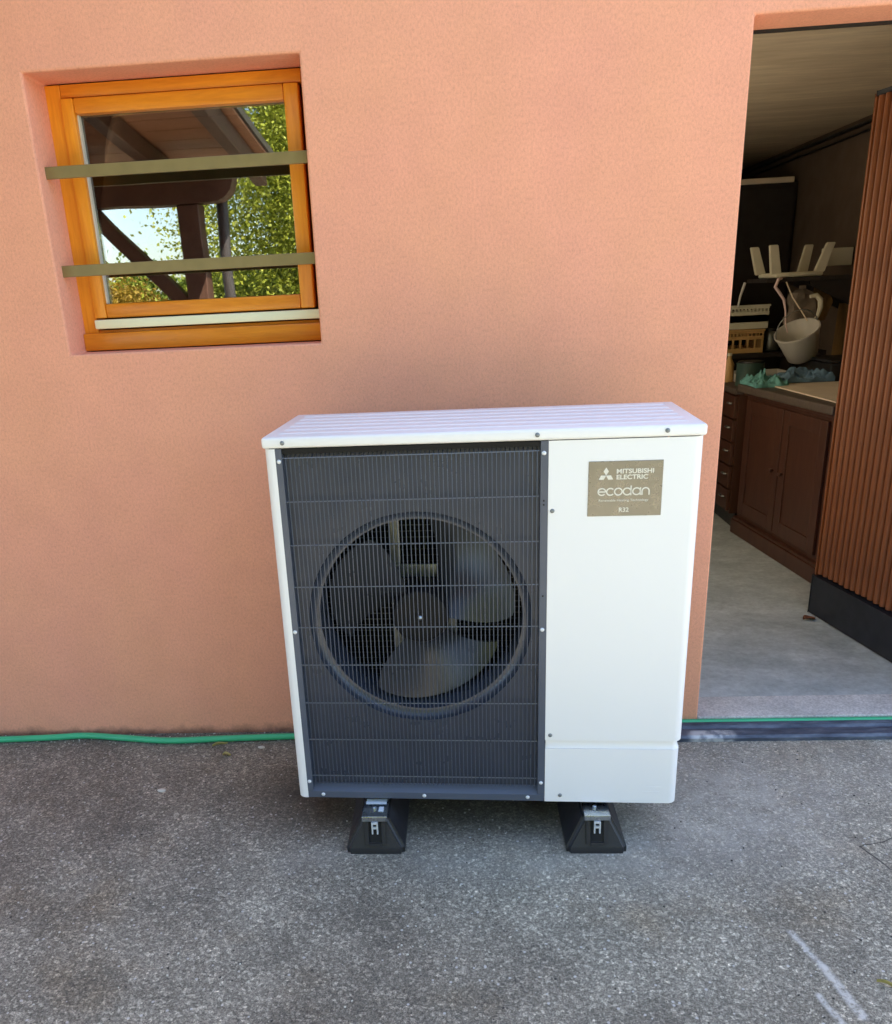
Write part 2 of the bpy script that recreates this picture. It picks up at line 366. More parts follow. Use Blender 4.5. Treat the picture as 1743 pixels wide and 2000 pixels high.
# one facade skin with both openings: grid of cells, shared verts, outer faces + reveals
mb = MB()
xs = [-7, X0, X1, DX0, DX1, 2.56]; zs = [-.05, Z0, Z1, DZ, HZ]
def hole(i, j):
    return (i == 1 and j == 1) or (i == 3 and j <= 2)
vid = {}
def V(x, y, z):
    k = (round(x, 4), y, round(z, 4))
    if k not in vid: vid[k] = len(mb.v); mb.v.append((x, y, z))
    return vid[k]
for i in range(5):
    for j in range(4):
        if hole(i, j): continue
        a0, a1, b0, b1 = xs[i], xs[i+1], zs[j], zs[j+1]
        mb.f.append((V(a0,0,b0), V(a1,0,b0), V(a1,0,b1), V(a0,0,b1)))
        mb.f.append((V(a0,TH,b0), V(a0,TH,b1), V(a1,TH,b1), V(a1,TH,b0)))
        for di, dj, e in ((-1,0,((a0,b0),(a0,b1))), (1,0,((a1,b0),(a1,b1))), (0,-1,((a0,b0),(a1,b0))), (0,1,((a0,b1),(a1,b1)))):
            ii, jj = i+di, j+dj
            if not (0 <= ii < 5 and 0 <= jj < 4) or hole(ii, jj):
                (p, q), (r, s_) = e
                mb.f.append((V(p,0,q), V(p,TH,q), V(r,TH,s_), V(r,0,s_)))
fac = mb.build('facade_wall', M['plaster'], house)
bv = fac.modifiers.new('bevel', 'BEVEL'); bv.width = .006; bv.segments = 2; bv.limit_method = 'ANGLE'; bv.angle_limit = math.radians(60)
# other walls, roof (they close the house and throw its shade on the yard)
mb = MB()
mb.box((-7,TH,-.05), (-6.84,9,HZ)); mb.box((2.47,TH,-.05), (2.56,9,HZ)); mb.box((-6.84,8.84,-.05), (2.47,9,HZ))
mb.build('side_wall', M['plaster'], house)
mb = MB(); z0_, z1_ = HZ+.002, HZ+.14; hx0, hx1, hy0, hy1 = .87, 1.60, 2.10, 3.50        # flat roof; skylight opening added to bring sun into the storage room
mb.box((-7.05,-.01,z0_), (hx0,9.05,z1_)); mb.box((hx1,-.01,z0_), (2.6,9.05,z1_)); mb.box((hx0,-.01,z0_), (hx1,hy0,z1_)); mb.box((hx0,hy1,z0_), (hx1,9.05,z1_))
mb.build('roof', M['roof'], house)
MB().box((hx0+.001,hy0+.001,z1_-.03), (hx1-.001,hy1-.001,z1_-.024)).build('added_skylight_pane', M['clear'], house)  # unseen pane closing the added roof opening
# storage room shell
mb = MB(); mb.box((.36,TH+.002,2.3), (.45,5.4,2.38)); mb.box((1.15,TH+.002,2.3), (2.46,5.4,2.38)); mb.box((.45,TH+.002,2.3), (1.15,1.50,2.38)); mb.box((.45,3.00,2.3), (1.15,5.4,2.38)); mb.build('storage_ceiling', M['ceiling'], house)  # ceiling gap added to pass the roof opening's sun down
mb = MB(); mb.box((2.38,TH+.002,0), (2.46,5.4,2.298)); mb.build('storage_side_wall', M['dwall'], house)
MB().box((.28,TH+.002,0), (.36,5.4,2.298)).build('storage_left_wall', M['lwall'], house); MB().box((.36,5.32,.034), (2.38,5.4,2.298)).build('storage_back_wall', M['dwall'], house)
mb = MB(); mb.tube([(2.345,.8,2.255),(2.345,5.3,2.255)], .012, 8); mb.tube([(2.355,.8,2.215),(2.355,5.3,2.215)], .007, 8)
mb.build('ceiling_pipe', M['darkp'], house, True)
# unlit room behind the window
mb = MB()
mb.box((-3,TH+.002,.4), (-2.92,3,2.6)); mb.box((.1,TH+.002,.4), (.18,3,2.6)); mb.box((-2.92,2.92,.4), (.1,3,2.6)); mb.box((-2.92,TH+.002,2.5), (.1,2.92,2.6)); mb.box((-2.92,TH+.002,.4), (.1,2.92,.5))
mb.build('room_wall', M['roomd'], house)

# window > frame, sash, pane ...
win = MB(); D = .14
fx0, fx1, fz0, fz1 = X0-.002, X1+.004, Z0+.003, Z1-.004
fr = win.bbox((fx0, D, fz0), (fx0+.047, D+.07, fz1), .003).build('window', M['winwoodv'], house)   # hinge-side upright carries the window's name
fr['label'] = 'honey wood window with two olive bars across it'
def wpart(name, a, b, m, r=.003, lab=None):
    o = MB().bbox(a, b, r).build(name, m, fr, True)
    if lab: o['label'] = lab
    return o
wpart('frame_upright', (fx1-.026, D, fz0), (fx1, D+.07, fz1), M['winwoodv'])
wpart('frame_head', (fx0+.0475, D+.001, 2.058), (fx1-.0265, D+.07, fz1), M['winwoodh'])
wpart('bottom_rail', (fx0+.002, D-.022, fz0), (fx1-.002, D-.001, 1.392), M['winwoodh'], .005)
wpart('bottom_rail', (fx0+.0475, D+.001, fz0), (fx1-.0265, D+.07, 1.400), M['winwoodh'])
sx0, sx1, sz0, sz1 = -1.1765, -.4615, 1.436, 2.055
wpart('sash_stile', (sx0, D-.014, sz0), (-1.137, D+.05, sz1), M['winwoodv'], .005)
wpart('sash_stile', (-.5055, D-.014, sz0), (sx1, D+.05, sz1), M['winwoodv'], .005)
wpart('sash_rail', (-1.1365, D-.012, 2.012), (-.506, D+.05, sz1), M['winwoodh'], .005)
wpart('sash_rail', (-1.1365, D-.012, sz0), (-.506, D+.05, 1.479), M['winwoodh'], .005)
gk = MB(); gk.box((-1.1365,D+.002,1.4795),(-1.1315,D+.02,2.0115)); gk.build('glazing_gasket', M['gasket'], fr)
wpart('weather_strip', (fx0+.05, D-.030, 1.404), (fx1-.012, D, 1.432), M['sealer'], .004)
MB().box((-1.131, D+.018, 1.4795), (-.5065, D+.024, 2.0115)).build('pane', M['glass'], fr)
for z in (1.833, 1.561):
    MB().bbox((X0-.03, .046, z), (X1+.03, .058, z+.033), .0015).build('window_bar', M['bronze'], fr)
fr.data.name = 'window_upright'

# window sill slope (plastered) is part of the facade; faint patched outline around the opening
# threshold, steel gutter edge
MB().bbox((DX0-.0, .0, -.02), (DX1+.0, TH-.002, .036), .004).build('threshold', M['washed'], house)
gp = [(-.108,-.005), (-.108,.012), (-.100,.020), (-.074,.024), (-.066,.019), (-.052,.019), (-.044,.027), (-.034,.031), (-.028,.031), (-.026,.011), (-.003,.011), (-.003,-.005)]
MB().prism(gp, 'x', .63, 2.2).build('steel_edging', M['gutter'], house)
MB().box((DX0+.002, TH+.001, 2.1015), (DX1, TH+.012, 2.13)).build('door_head_seal', M['darkp'], house)

# door leaf: vertical slats on a backing, dark kick board; hinged at the far jamb out of frame
A = Vector((1.5496,.9895,0)); B = Vector((1.643,.4463,0)); dv = (B-A).normalized(); ln = 0.92
ang = math.atan2(dv.y, dv.x)
door = bpy.data.objects.new('door', None); C.objects.link(door); door.parent = house; door.location = A; door.rotation_euler = (0,0,ang)
door['label'] = 'open terracotta slatted door leaf with dark kick board'
# local x along leaf towards hinge, local y: +y is to the left of dv. the seen face looks to -x world
ny = Vector((-dv.y, dv.x, 0)); side = -1 if ny.x > 0 else 1    # side of the face that looks towards the camera
mb = MB().box((.0, -side*.045, .215), (ln, -side*.012, 2.06)); mb.build('backing_panel', M['slatgap'], door)
pitch = .0385; k = 0; sm = None
x = 0.0
while x < ln-.03:
    if sm is None:
        # rounded slat profile
        pr = [(0, -side*.012), (.002, -side*.003)] + [(.004+.020*q/6, side*(.004*math.sin(PI*q/6))) for q in range(7)] + [(.026, -side*.003), (.028, -side*.012)]
        o = MB().prism(pr, 'z', .22, 2.065).build('slat', M['slat'], door, True); sm = o
    else:
        o = copy(sm, door)
    o.location = (x+random.uniform(-.0006,.0006), 0, random.uniform(-.002,.002)); x += pitch
MB().bbox((-.012, -side*.05, .035), (ln, side*.012, .208), .004).build('kick_board', M['darkblue'], door)
MB().bbox((-.004, -side*.05, 2.062), (ln, side*.004, 2.078), .002).build('top_cap', M['darkblue'], door)
MB().bbox((-.014, -side*.05, .21), (-.004, side*.002, 2.07), .002).build('edge_strip', M['slat'], door)

# ------------------------------------------------------------------ storage room contents
def M2(o, rz): return Matrix.Translation(o) @ Matrix.Rotation(rz, 4, 'Z')
# counter cabinet: local x = depth into room right, local y = along front; front faces -x
cb = thing('counter_cabinet', 'dark brown panelled cabinet beside the slatted door with pale board on top', 'cabinet', (1.7027,1.3712,.032), math.atan2(.9355,-.092)-PI/2)
MB().box((.02,.02,.09), (.60,.99,.815)).build('carcass', M['cabw'], cb)
MB().bbox((-.012,-.012,0), (.62,1.0,.085), .006).build('plinth', M['cabw'], cb)
MB().bbox((-.004,-.004,.082), (.61,.995,.10), .006).build('plinth_moulding', M['cabw'], cb)
def panel_door(y0, y1, z0, z1, par, knob):
    o = MB().bbox((.004, y0, z0), (.0195, y0+.065, z1), .002); o.bbox((.004, y1-.065, z0), (.0195, y1, z1), .002)
    o.bbox((.004, y0+.0655, z0), (.0195, y1-.0655, z0+.07), .002); o.bbox((.004, y0+.0655, z1-.07), (.0195, y1-.0655, z1), .002)
    d = o.build('cabinet_door', M['cabw'], par)
    MB().bbox((.010, y0+.063, z0+.068), (.0205, y1-.063, z1-.068), .004).build('door_panel', M['cabw'], d)
    mo = MB()
    for aa, bb in (((.003,y0+.062,z0+.068),(.0105,y0+.070,z1-.068)), ((.003,y1-.070,z0+.068),(.0105,y1-.062,z1-.068)), ((.003,y0+.0705,z0+.064),(.0105,y1-.0705,z0+.072)), ((.003,y0+.0705,z1-.072),(.0105,y1-.0705,z1-.064))):
        mo.bbox(aa, bb, .002)
    mo.build('panel_moulding', M['osb'] if False else M['cabw'], d)
    MB().lathe([(0,-.022),(.010,-.020),(.013,-.014),(.008,-.006),(.006,.004)], (0, knob, (z0+z1)/2), 'x', 12).build('knob', M['cabw'], d, True)
panel_door(.06, .50, .13, .78, cb, .45); panel_door(.51, .96, .13, .78, cb, .56)
MB().bbox((-.035,-.035,.82), (.64,1.02,.862), .008).build('countertop', M['cabtop'], cb)
MB().bbox((-.0,.0,.80), (.62,1.0,.819), .004).build('cornice', M['cabw'], cb)
# drawer chest beyond it
dc = thing('drawer_chest', 'narrow dark chest of drawers just past the brown cabinet', 'drawers', (1.575,2.41,.032), 0)
MB().box((.02,0,.10), (.62,.62,.80)).build('carcass', M['cabw'], dc)
MB().box((.06,.02,0), (.60,.60,.10)).build('base', M['darkp'], dc)
MB().bbox((-.005,-.01,.80), (.64,.64,.83), .004).build('top', M['cabtop'], dc)
for k in range(5):
    z = .115+k*.137
    d = MB().bbox((0,.012,z), (.02,.30,z+.125), .003).build('drawer', M['cabw'], dc)
    MB().tube([(-.002,.05,z+.08),(-.016,.055,z+.08),(-.016,.10,z+.08),(-.002,.105,z+.08)], .005, 6).build('handle', M['zincd'], d, True)
    MB().bbox((0,.315,z), (.02,.61,z+.125), .003).build('drawer', M['cabw'], dc)
# pale board on the counter
o = MB(); o.box((0,0,0), (.52,.80,.006)); o = o.build('board', M['paper']); o.location = (1.72,1.42,.8965); o.rotation_euler = (0,0,.04)
tag(o, 'pale tan board lying flat on the brown counter', 'board')
def crumple(name, m, cx, cy, z, rx, ry, h, seed, label, cat):
    h *= .5; random.seed(seed); mb = MB(); n = 40; vs = []
    for i in range(n+1):
        for j in range(n+1):
            u, v = i/n*2-1, j/n*2-1; rr = max(abs(u), abs(v)); q = math.atan2(v, u); k = 1/max(abs(math.cos(q)), abs(math.sin(q)))
            e = 1+.22*noise.noise(Vector((math.cos(q)*1.7, math.sin(q)*1.7, seed)))
            x, y = cx+rx*u*e, cy+ry*v*e
            hh = h*(1-rr**3)*(.40+1.1*noise.noise(Vector((u*1.6, v*1.6, seed*3.7))))+.55*h*abs(noise.noise(Vector((u*4, v*4, seed*1.3))))+.25*h*noise.noise(Vector((u*9, v*9, seed*2.3)))*(1-rr**4)
            vs.append((x, y, z+.004+.5*(hh+math.sqrt(hh*hh+.0004))))
    fs = [(i*(n+1)+j, (i+1)*(n+1)+j, (i+1)*(n+1)+j+1, i*(n+1)+j+1) for i in range(n) for j in range(n)]
    base = len(vs); vs += [(v[0], v[1], z) for v in vs]
    fs2 = [tuple(base+k for k in f[::-1]) for f in fs]
    rim = [(i, 0) for i in range(n)]+[(n, j) for j in range(n)]+[(n-i, n) for i in range(n)]+[(0, n-j) for j in range(n)]
    idx = [i*(n+1)+j for i, j in rim]
    for k in range(len(idx)):
        a_, b_ = idx[k], idx[(k+1) % len(idx)]; fs2.append((a_, b_, base+b_, base+a_))
    mb.add(vs, fs+fs2); o = mb.build(name, m, None, True); return tag(o, label, cat)
crumple('cloth', M['teal'], 1.68, 2.28, .895, .085, .13, .13, 3, 'crumpled teal cloth at the left end of the counter', 'cloth')
crumple('cloth', M['bluec'], 1.90, 2.34, .905, .15, .11, .14, 5, 'crumpled faded blue cloth right of the teal one on the counter', 'cloth')
# low dark case behind the board
ca = thing('tool_case', 'flat black case at the back of the counter behind the pale board', 'case', (2.19,2.42,.895), 0)
MB().bbox((-.17,-.16,0), (.16,.16,.10), .012).build('body', M['darkp'], ca); MB().bbox((-.172,-.165,.102), (.165,.165,.118), .006).build('lid', M['darkp'], ca); MB().tube([(-.05,-.17,.05),(-.05,-.20,.05),(.05,-.20,.05),(.05,-.17,.05)], .007, 6).build('handle', M['darkp'], ca, True)
# spray bottle near the wall
sb = thing('spray_bottle', 'small pale bottle standing on the counter beside the slatted door', 'bottle', (1.98,1.70,.905), 0)
MB().lathe([(0,0),(.022,0),(.024,.01),(.024,.06),(.012,.075),(.010,.082),(0,.082)], (0,0,0), 'z', 14).build('body', M['bucket'], sb, True)
MB().lathe([(0,.083),(.011,.083),(.011,.10),(0,.10)], (0,0,0), 'z', 12).build('cap', M['darkp'], sb, True)
# green tin beside the cabinet on the drawers' side
gt = thing('tin', 'dull green tin standing on the drawer chest at the doorway edge', 'tin', (1.69,2.56,.863), 0)
MB().lathe([(0,0),(.075,0),(.075,.12),(.078,.125),(.078,.13),(0,.13)], (0,0,0), 'z', 20).build('body', M['green'], gt, True)
MB().lathe([(.0,.131),(.07,.131),(.07,.14),(0,.14)], (0,0,0), 'z', 20).build('lid', M['darkp'], gt, True)
# pale tray on top
tr = MB(); tr.bbox((-.16,-.12,0), (.16,.12,.012), .004); tr.box((-.16,-.12,.012), (-.152,.12,.05)); tr.box((.152,-.12,.012), (.16,.12,.05)); tr.box((-.152,-.12,.012), (.152,-.112,.05)); tr.box((-.152,.112,.012), (.152,.12,.05))
o = tr.build('tray', M['bucket']); o.location = (1.83,2.98-.15,.864); tag(o, 'shallow pale tray on the drawer chest under the crates', 'tray')
# rear bench carrying the crates
bn = thing('rear_shelf', 'dark rear shelf unit holding the cream crates at the back', 'shelf', (1.45,3.22,.032))
MB().bbox((0,0,.93), (.93,.5,.96), .004).build('shelf_board', M['dwall2'], bn)
for x in (0,.89):
    for y in (0,.46): MB().box((x,y,0), (x+.04,y+.04,.929)).build('leg', M['dwall2'], bn)
MB().bbox((0.01,.02,.40), (.92,.48,.42), .003).build('shelf_board', M['dwall2'], bn)
def crate(loc, m, label, rows, w_=.50, d_=.32, h=.16):
    t = thing('crate', label, 'crate', loc, 0)
    mb = MB(); n = 11
    mb.box((0,0,0), (w_,d_,.008))
    for yy in (0, d_-.006):
        mb.box((0,yy,.008), (w_,yy+.006,h*.22)); mb.box((0,yy,h*.62 if rows else h*.30), (w_,yy+.006,h*.78)); mb.box((0,yy,h-.012), (w_,yy+.006,h))
        if not rows: mb.box((0,yy,h*.22), (w_,yy+.006,h*.30))
        else:
            for k in range(n+1): mb.box((k*(w_-.012)/n,yy,h*.22), (k*(w_-.012)/n+.012,yy+.006,h*.62))
        if not rows: mb.box((0,yy,h*.30), (w_,yy+.006,h*.62))
        for k in range(n*2+1): mb.box((k*(w_-.01)/(2*n),yy,h*.78), (k*(w_-.01)/(2*n)+.008,yy+.006,h-.012))
    for xx in (0, w_-.006): mb.box((xx,.0065,.008), (xx+.006,d_-.0065,h))
    mb.build('basket', m, t)
    MB().bbox((-.006,-.008,h), (w_+.006,.012,h+.012), .003).build('rim', m, t)
    return t
crate((1.46,3.24,.994), M['creamd'], 'yellowed slotted crate at the bottom of the stack at the back', True, .52, .32, .135)
crate((1.48,3.24,1.145), M['cream'], 'cream plastic crate on top of the yellowed crate', False, .52, .32, .135)
# tall wardrobe at the back with a pale plank on top
wd = thing('wardrobe', 'tall very dark wardrobe at the back of the storage room', 'wardrobe', (1.15,4.0,.032))
MB().box((0,0,0), (1.32-.10,.55,2.03)).build('carcass', M['dwall2'], wd)
for k in range(2): MB().bbox((.01+k*.60,-.02,.08), (.60+k*.60,-.001,2.0), .004).build('wardrobe_door', M['dwall2'], wd)
o = MB().bbox((0,0,0), (1.16,.18,.035), .003).build('plank', M['paper']); o.location = (1.18,3.99,2.063); tag(o, 'pale plank lying on top of the dark wardrobe', 'plank')
# wall shelf with upturned stool
sh = thing('wall_shelf', 'dark wall shelf carrying the upturned cream stool', 'shelf', (1.76,2.62,1.425))
MB().bbox((0,0,0), (.618,.36,.022), .003).build('shelf_board', M['dwall2'], sh)
for y in (.03,.31): MB().prism([(.618,-.001),(.618,-.20),(.60,-.20),(.25,-.02),(.25,-.001)], 'y', y, y+.02).build('bracket', M['dwall2'], sh)
st = thing('stool', 'cream plastic stool lying upside down on the wall shelf', 'stool', (1.92,2.74,1.448), .12)
MB().bbox((-.13,-.11,0), (.15,.12,.028), .012).build('seat', M['cream'], st, True)
def leg_(sx, sy):
    b = MB(); x0, y0 = sx*.125, sy*.095; x1, y1 = sx*.165, sy*.12
    b.bm(taper((x0,y0,.02), (x1,y1,.175), .062, .050)); return b.build('leg', M['cream'], st, True)
def taper(p, q, w0, w1, th=.02):
    bm = bmesh.new(); vs = []
    for c_, w_ in ((p, w0), (q, w1)):
        for dx, dy in ((-1,-1),(1,-1),(1,1),(-1,1)): vs.append(bm.verts.new((c_[0]+dx*w_/2, c_[1]+dy*th/2, c_[2])))
    for f in ((0,1,2,3),(7,6,5,4),(0,4,5,1),(1,5,6,2),(2,6,7,3),(3,7,4,0)): bm.faces.new([vs[k] for k in f])
    bmesh.ops.bevel(bm, geom=bm.edges[:], offset=.004, segments=2, affect='EDGES'); return bm
for sx in (-1,1):
    for sy in (-1,1): leg_(sx, sy)
# hooked cord and hanging bucket
cp = [(1.835,2.61,1.445),(1.81,2.585,1.44),(1.795,2.58,1.40),(1.82,2.58,1.37),(1.85,2.58,1.33),(1.865,2.58,1.27),(1.87,2.575,1.20),(1.885,2.57,1.15)]
tag(MB().tube(cp, .0085, 8, rr=[.008,.009,.0095,.009,.008,.005,.004,.003]).build('cord', M['cord'], None, True), 'pinkish hooked cord hanging from the wall shelf', 'cord')
cp = [(1.86,2.60,1.425),(1.90,2.59,1.34),(1.95,2.58,1.27),(1.99,2.575,1.21)]
tag(MB().tube(cp, .004, 6).build('cord', M['paper'], None, True), 'thin tan cord running down from the shelf to the hanging bucket', 'cord')
tag(MB().tube([(1.72,2.98,1.29),(1.725,2.97,1.35),(1.735,2.96,1.40),(1.742,2.955,1.43)], .008, 8, rr=[.006,.007,.009,.008]).build('stick', M['bucket'], None, True), 'pale stick standing upright out of the cream crate', 'stick')
bk = thing('bucket', 'grey white bucket hanging tilted under the wall shelf', 'bucket', (1.965,2.58,1.085), 0)
Mt = Matrix.Rotation(-.42, 4, 'Y') @ Matrix.Rotation(.30, 4, 'X')
b = MB(); b.lathe([(.0,-.088),(.074,-.088),(.082,-.080),(.118,.075),(.124,.078),(.124,.090),(.117,.090),(.076,-.072),(0,-.076)], (0,0,0), 'z', 32)
b.v = [tuple(Mt @ Vector(p)) for p in b.v]; b.build('bucket_wall', M['bucket'], bk, True)
b = MB(); b.tube([Mt @ Vector((.12*math.cos(q), .0, .085+.12*math.sin(q))) for q in [PI*k/14 for k in range(15)]], .003, 6); b.build('bail_handle', M['zincd'], bk, True)
# cream handle / horn of a watering can
wc = [(2.00,2.60,1.34),(2.035,2.60,1.345),(2.06,2.60,1.32),(2.065,2.60,1.28),(2.055,2.60,1.235),(2.035,2.60,1.20)]
tag(MB().tube(wc, .014, 8, rr=[.010,.014,.016,.015,.012,.010]).build('hook', M['cream'], None, True), 'curved cream plastic hook hanging above the bucket', 'hook')
MBp = MB().bbox((0,0,0), (.02,.50,.95), .002).build('plywood_sheet', M['osb']); MBp.location = (2.335,2.50,.863+.03); MBp.rotation_euler = (0, .03, 0)
tag(MBp, 'dirty plywood sheet leaning on the right storage wall', 'plywood')
MBp.location = (2.26,2.42,.034); MBp.scale = (1,1,1.32)
o = MB().bbox((0,0,0), (.18,.02,.10), .004).build('notice_board', M['cream']); o.location = (2.19,2.98,1.50); tag(o, 'small cream panel fixed to the storage wall beside the door edge', 'panel')
# things standing along the back of the counter and hanging by the wall
def bottle(loc, r, h, m, mc, label):
    t = thing('bottle', label, 'bottle', loc, random.random())
    MB().lathe([(0,0),(r*.95,0),(r,.006),(r,h*.62),(r*.45,h*.80),(r*.40,h*.90),(0,h*.90)], (0,0,0), 'z', 18).build('body', m, t, True)
    MB().lathe([(0,h*.901),(r*.46,h*.901),(r*.46,h),(0,h)], (0,0,0), 'z', 14).build('cap', mc, t, True)
bottle((2.24,2.14,.865), .034, .20, M['teal'], M['bucket'], 'teal bottle on the counter nearest the black case')
bottle((2.17,2.20,.865), .028, .16, M['cream'], M['darkp'], 'short cream bottle with black cap beside the black case')
bottle((1.64,2.62+.18,.863), .030, .17, M['creamd'], M['cream'], 'yellow bottle with cream cap on the drawer chest')
jb = thing('jar', 'clear grey lidded jar on the rear shelf beside the crates', 'jar', (2.06,3.34,.995), 0)
MB().lathe([(0,0),(.05,0),(.055,.01),(.055,.11),(.045,.125),(0,.125)], (0,0,0), 'z', 20).build('body', M['zincd'], jb, True); MB().lathe([(0,.126),(.048,.126),(.048,.145),(0,.145)], (0,0,0), 'z', 20).build('lid', M['darkp'], jb, True)
def bag(loc, w_, h_, m, label, seed):
    b = MB(); n = 14; q = 20; vs = []
    for i in range(n+1):
        v_ = i/n
        for k in range(q):
            a = 2*PI*k/q; r = (.25+.75*math.sin(PI*min(1, .12+v_*.8))**.7) if v_ < .9 else .22
            f_ = 1+.65*noise.noise(Vector((math.cos(a)*2, math.sin(a)*2, v_*3+seed)))+.08*math.sin(a*7+seed)
            vs.append((w_/2*r*f_*math.cos(a), w_*.3*r*f_*math.sin(a), h_*v_))
    fs = [(i*q+k, i*q+(k+1) % q, (i+1)*q+(k+1) % q, (i+1)*q+k) for i in range(n) for k in range(q)]+[tuple(range(q))[::-1], tuple(range(n*q, n*q+q))]
    b.add(vs, fs); o = b.build('bag', m, None, True); o.location = loc; return tag(o, label, 'bag')
bag((2.00,2.72,1.13), .17, .27, M['murky'], 'brownish crumpled bag hanging behind the bucket under the shelf', 2)
bag((2.13,2.78,1.20), .11, .22, M['osb'], 'tan paper bag hanging right of the brownish crumpled bag', 6)
for k, (x, h_, m_, lab) in enumerate(((1.79,.10,M['darkp'],'low black box on the rear shelf above the yellowed crate'), (1.62,.07,M['dwall2'],'flat brown box lying across the top of the cream crate'))):
    bxo = thing('box', lab, 'box', (x-.11, 3.26, 1.294) if k else (2.04, 3.42, .995), .1*k)
    MB().bbox((0,0,0), (.22,.16,h_), .006).build('body', m_, bxo); MB().bbox((-.003,-.003,h_+.001), (.223,.163,h_+.018), .003).build('lid', M['paper'] if k else m_, bxo)
# small brown dry leaf / block by the kick board
def flatleaf(name, loc, rz, L, Wd, m, label):
    mb = MB(); n = 8; vs = []; fs = []
    for i in range(n+1):
        u = i/n; ww = Wd*math.sin(PI*min(.98, u*.95+.03))**.8
        for v in (-1, 0, 1): vs.append(((u-.5)*L, v*ww/2, .003+.006*abs(v)+.004*math.sin(u*5)))
    for i in range(n):
        for j in range(2): fs.append((i*3+j, i*3+3+j, i*3+4+j, i*3+1+j))
    k = len(vs); vs += [(p[0], p[1], p[2]-.0012) for p in vs]; fs += [tuple(k+q for q in f[::-1]) for f in fs]
    mb.add(vs, fs); o = mb.build(name, m, None, True); o.location = loc; o.rotation_euler = (0,0,rz); return tag(o, label, 'leaf')
flatleaf('dry_leaf', (1.5036,.905,.034), .3, .062, .045, M['brownleaf'], 'curled reddish brown leaf beside the kick board of the door')
flatleaf('dry_leaf', (-.885,-.092,.0), .5, .055, .010, M['dry'], 'thin yellow green leaf touching the hose by the wall')
flatleaf('dry_leaf', (-.842,-.165,.0), .1, .028, .016, M['dry'], 'small yellow leaf on the asphalt just below the hose')
flatleaf('dry_leaf', (.885,-1.185,.0), -.5, .05, .006, M['dry'], 'narrow yellow green leaf blade at the lower right corner')
for (x, y, s, lab) in ((-.732,-.115,.011,'white chip of plaster close to the hose and the unit'), (-1.0,-.385,.012,'pale flat stone alone on the dark asphalt at left')):
    bm = bmesh.new(); bmesh.ops.create_icosphere(bm, subdivisions=2, radius=s)
    for v in bm.verts: v.co = Vector((v.co.x*1.2, v.co.y*.7, v.co.z*.35))*(1+.25*noise.noise(v.co*90))
    o = MB().bm(bm).build('stone_chip', M['gasket'], None, True); o.location = (x, y, .003); tag(o, lab, 'stone')

# loose grit: far too many grains to count
def grit(m, n, s0, s1, seed):
    random.seed(seed); b = MB()
    ico = bmesh.new(); bmesh.ops.create_icosphere(ico, subdivisions=1, radius=1); iv = [v.co.copy() for v in ico.verts]; fi = [[v.index for v in f.verts] for f in ico.faces]; ico.free()
    for k in range(n):
        if k % 3 == 0: x, y = random.uniform(-2, .72), -abs(random.gauss(0, .035))-.004
        else: x, y = random.uniform(-1.8, 1.6), random.uniform(-1.7, -.02)
        if .70 < x and y > -.12: continue
        r = random.uniform(s0, s1); q = random.uniform(0, 6.3); f = random.uniform(.6, 1)
        b.add([(x+r*(v.x*math.cos(q)-v.y*f*math.sin(q)), y+r*(v.x*math.sin(q)+v.y*f*math.cos(q)), r*.45+v.z*r*.6) for v in iv], fi)
    struct(b.build('grit', m), 'stuff')
grit(M['gasket'], 700, .0012, .0034, 11); grit(M['hubg'], 600, .0012, .0036, 12)

# ------------------------------------------------------------------ garden hose along the wall
pts = [(-4,-.05),(-3,-.045),(-2.4,-.055),(-1.95,-.055),(-1.7138,-.0509),(-1.5254,-.0405),(-1.3957,-.030),(-1.253,-.050),(-1.0754,-.0742),(-.892,-.066),(-.6535,-.0553),(-.3,-.05),(.1,-.045),(.45,-.04),(.60,-.03),(.66,-.0145),(.80,-.0140),(1.1,-.0140),(1.45,-.0140),(2.0,-.0140),(2.6,-.014)]
def catmull(P, n=8):
    out = []
    for i in range(len(P)-1):
        p0, p1, p2, p3 = P[max(i-1,0)], P[i], P[i+1], P[min(i+2,len(P)-1)]
        for k in range(n):
            t = k/n; out.append(tuple(.5*((2*p1[j])+(-p0[j]+p2[j])*t+(2*p0[j]-5*p1[j]+4*p2[j]-p3[j])*t*t+(-p0[j]+3*p1[j]-3*p2[j]+p3[j])*t**3) for j in range(len(p1))))
    return out+[P[-1]]
P3 = [(x, y, .0115 if x < .5 else (.0115+(x-.5)/.08*.0118 if x < .58 else .0233)) for x, y in pts]
tag(MB().tube(catmull(P3), .0112, 12).build('garden_hose', M['hose'], None, True), 'green garden hose lying along the foot of the salmon wall', 'hose')

# ------------------------------------------------------------------ heat pump unit
UY = -0.0429; UH = .13
hp = thing('heat_pump', 'large white outdoor heat pump with black grille and round fan in front of the wall', 'heat pump', (-.4988,-.6269,UH), UY)
Wd, H, DP = 1.05, 1.02, .409
cx, cz = .365, .53; PV = .022
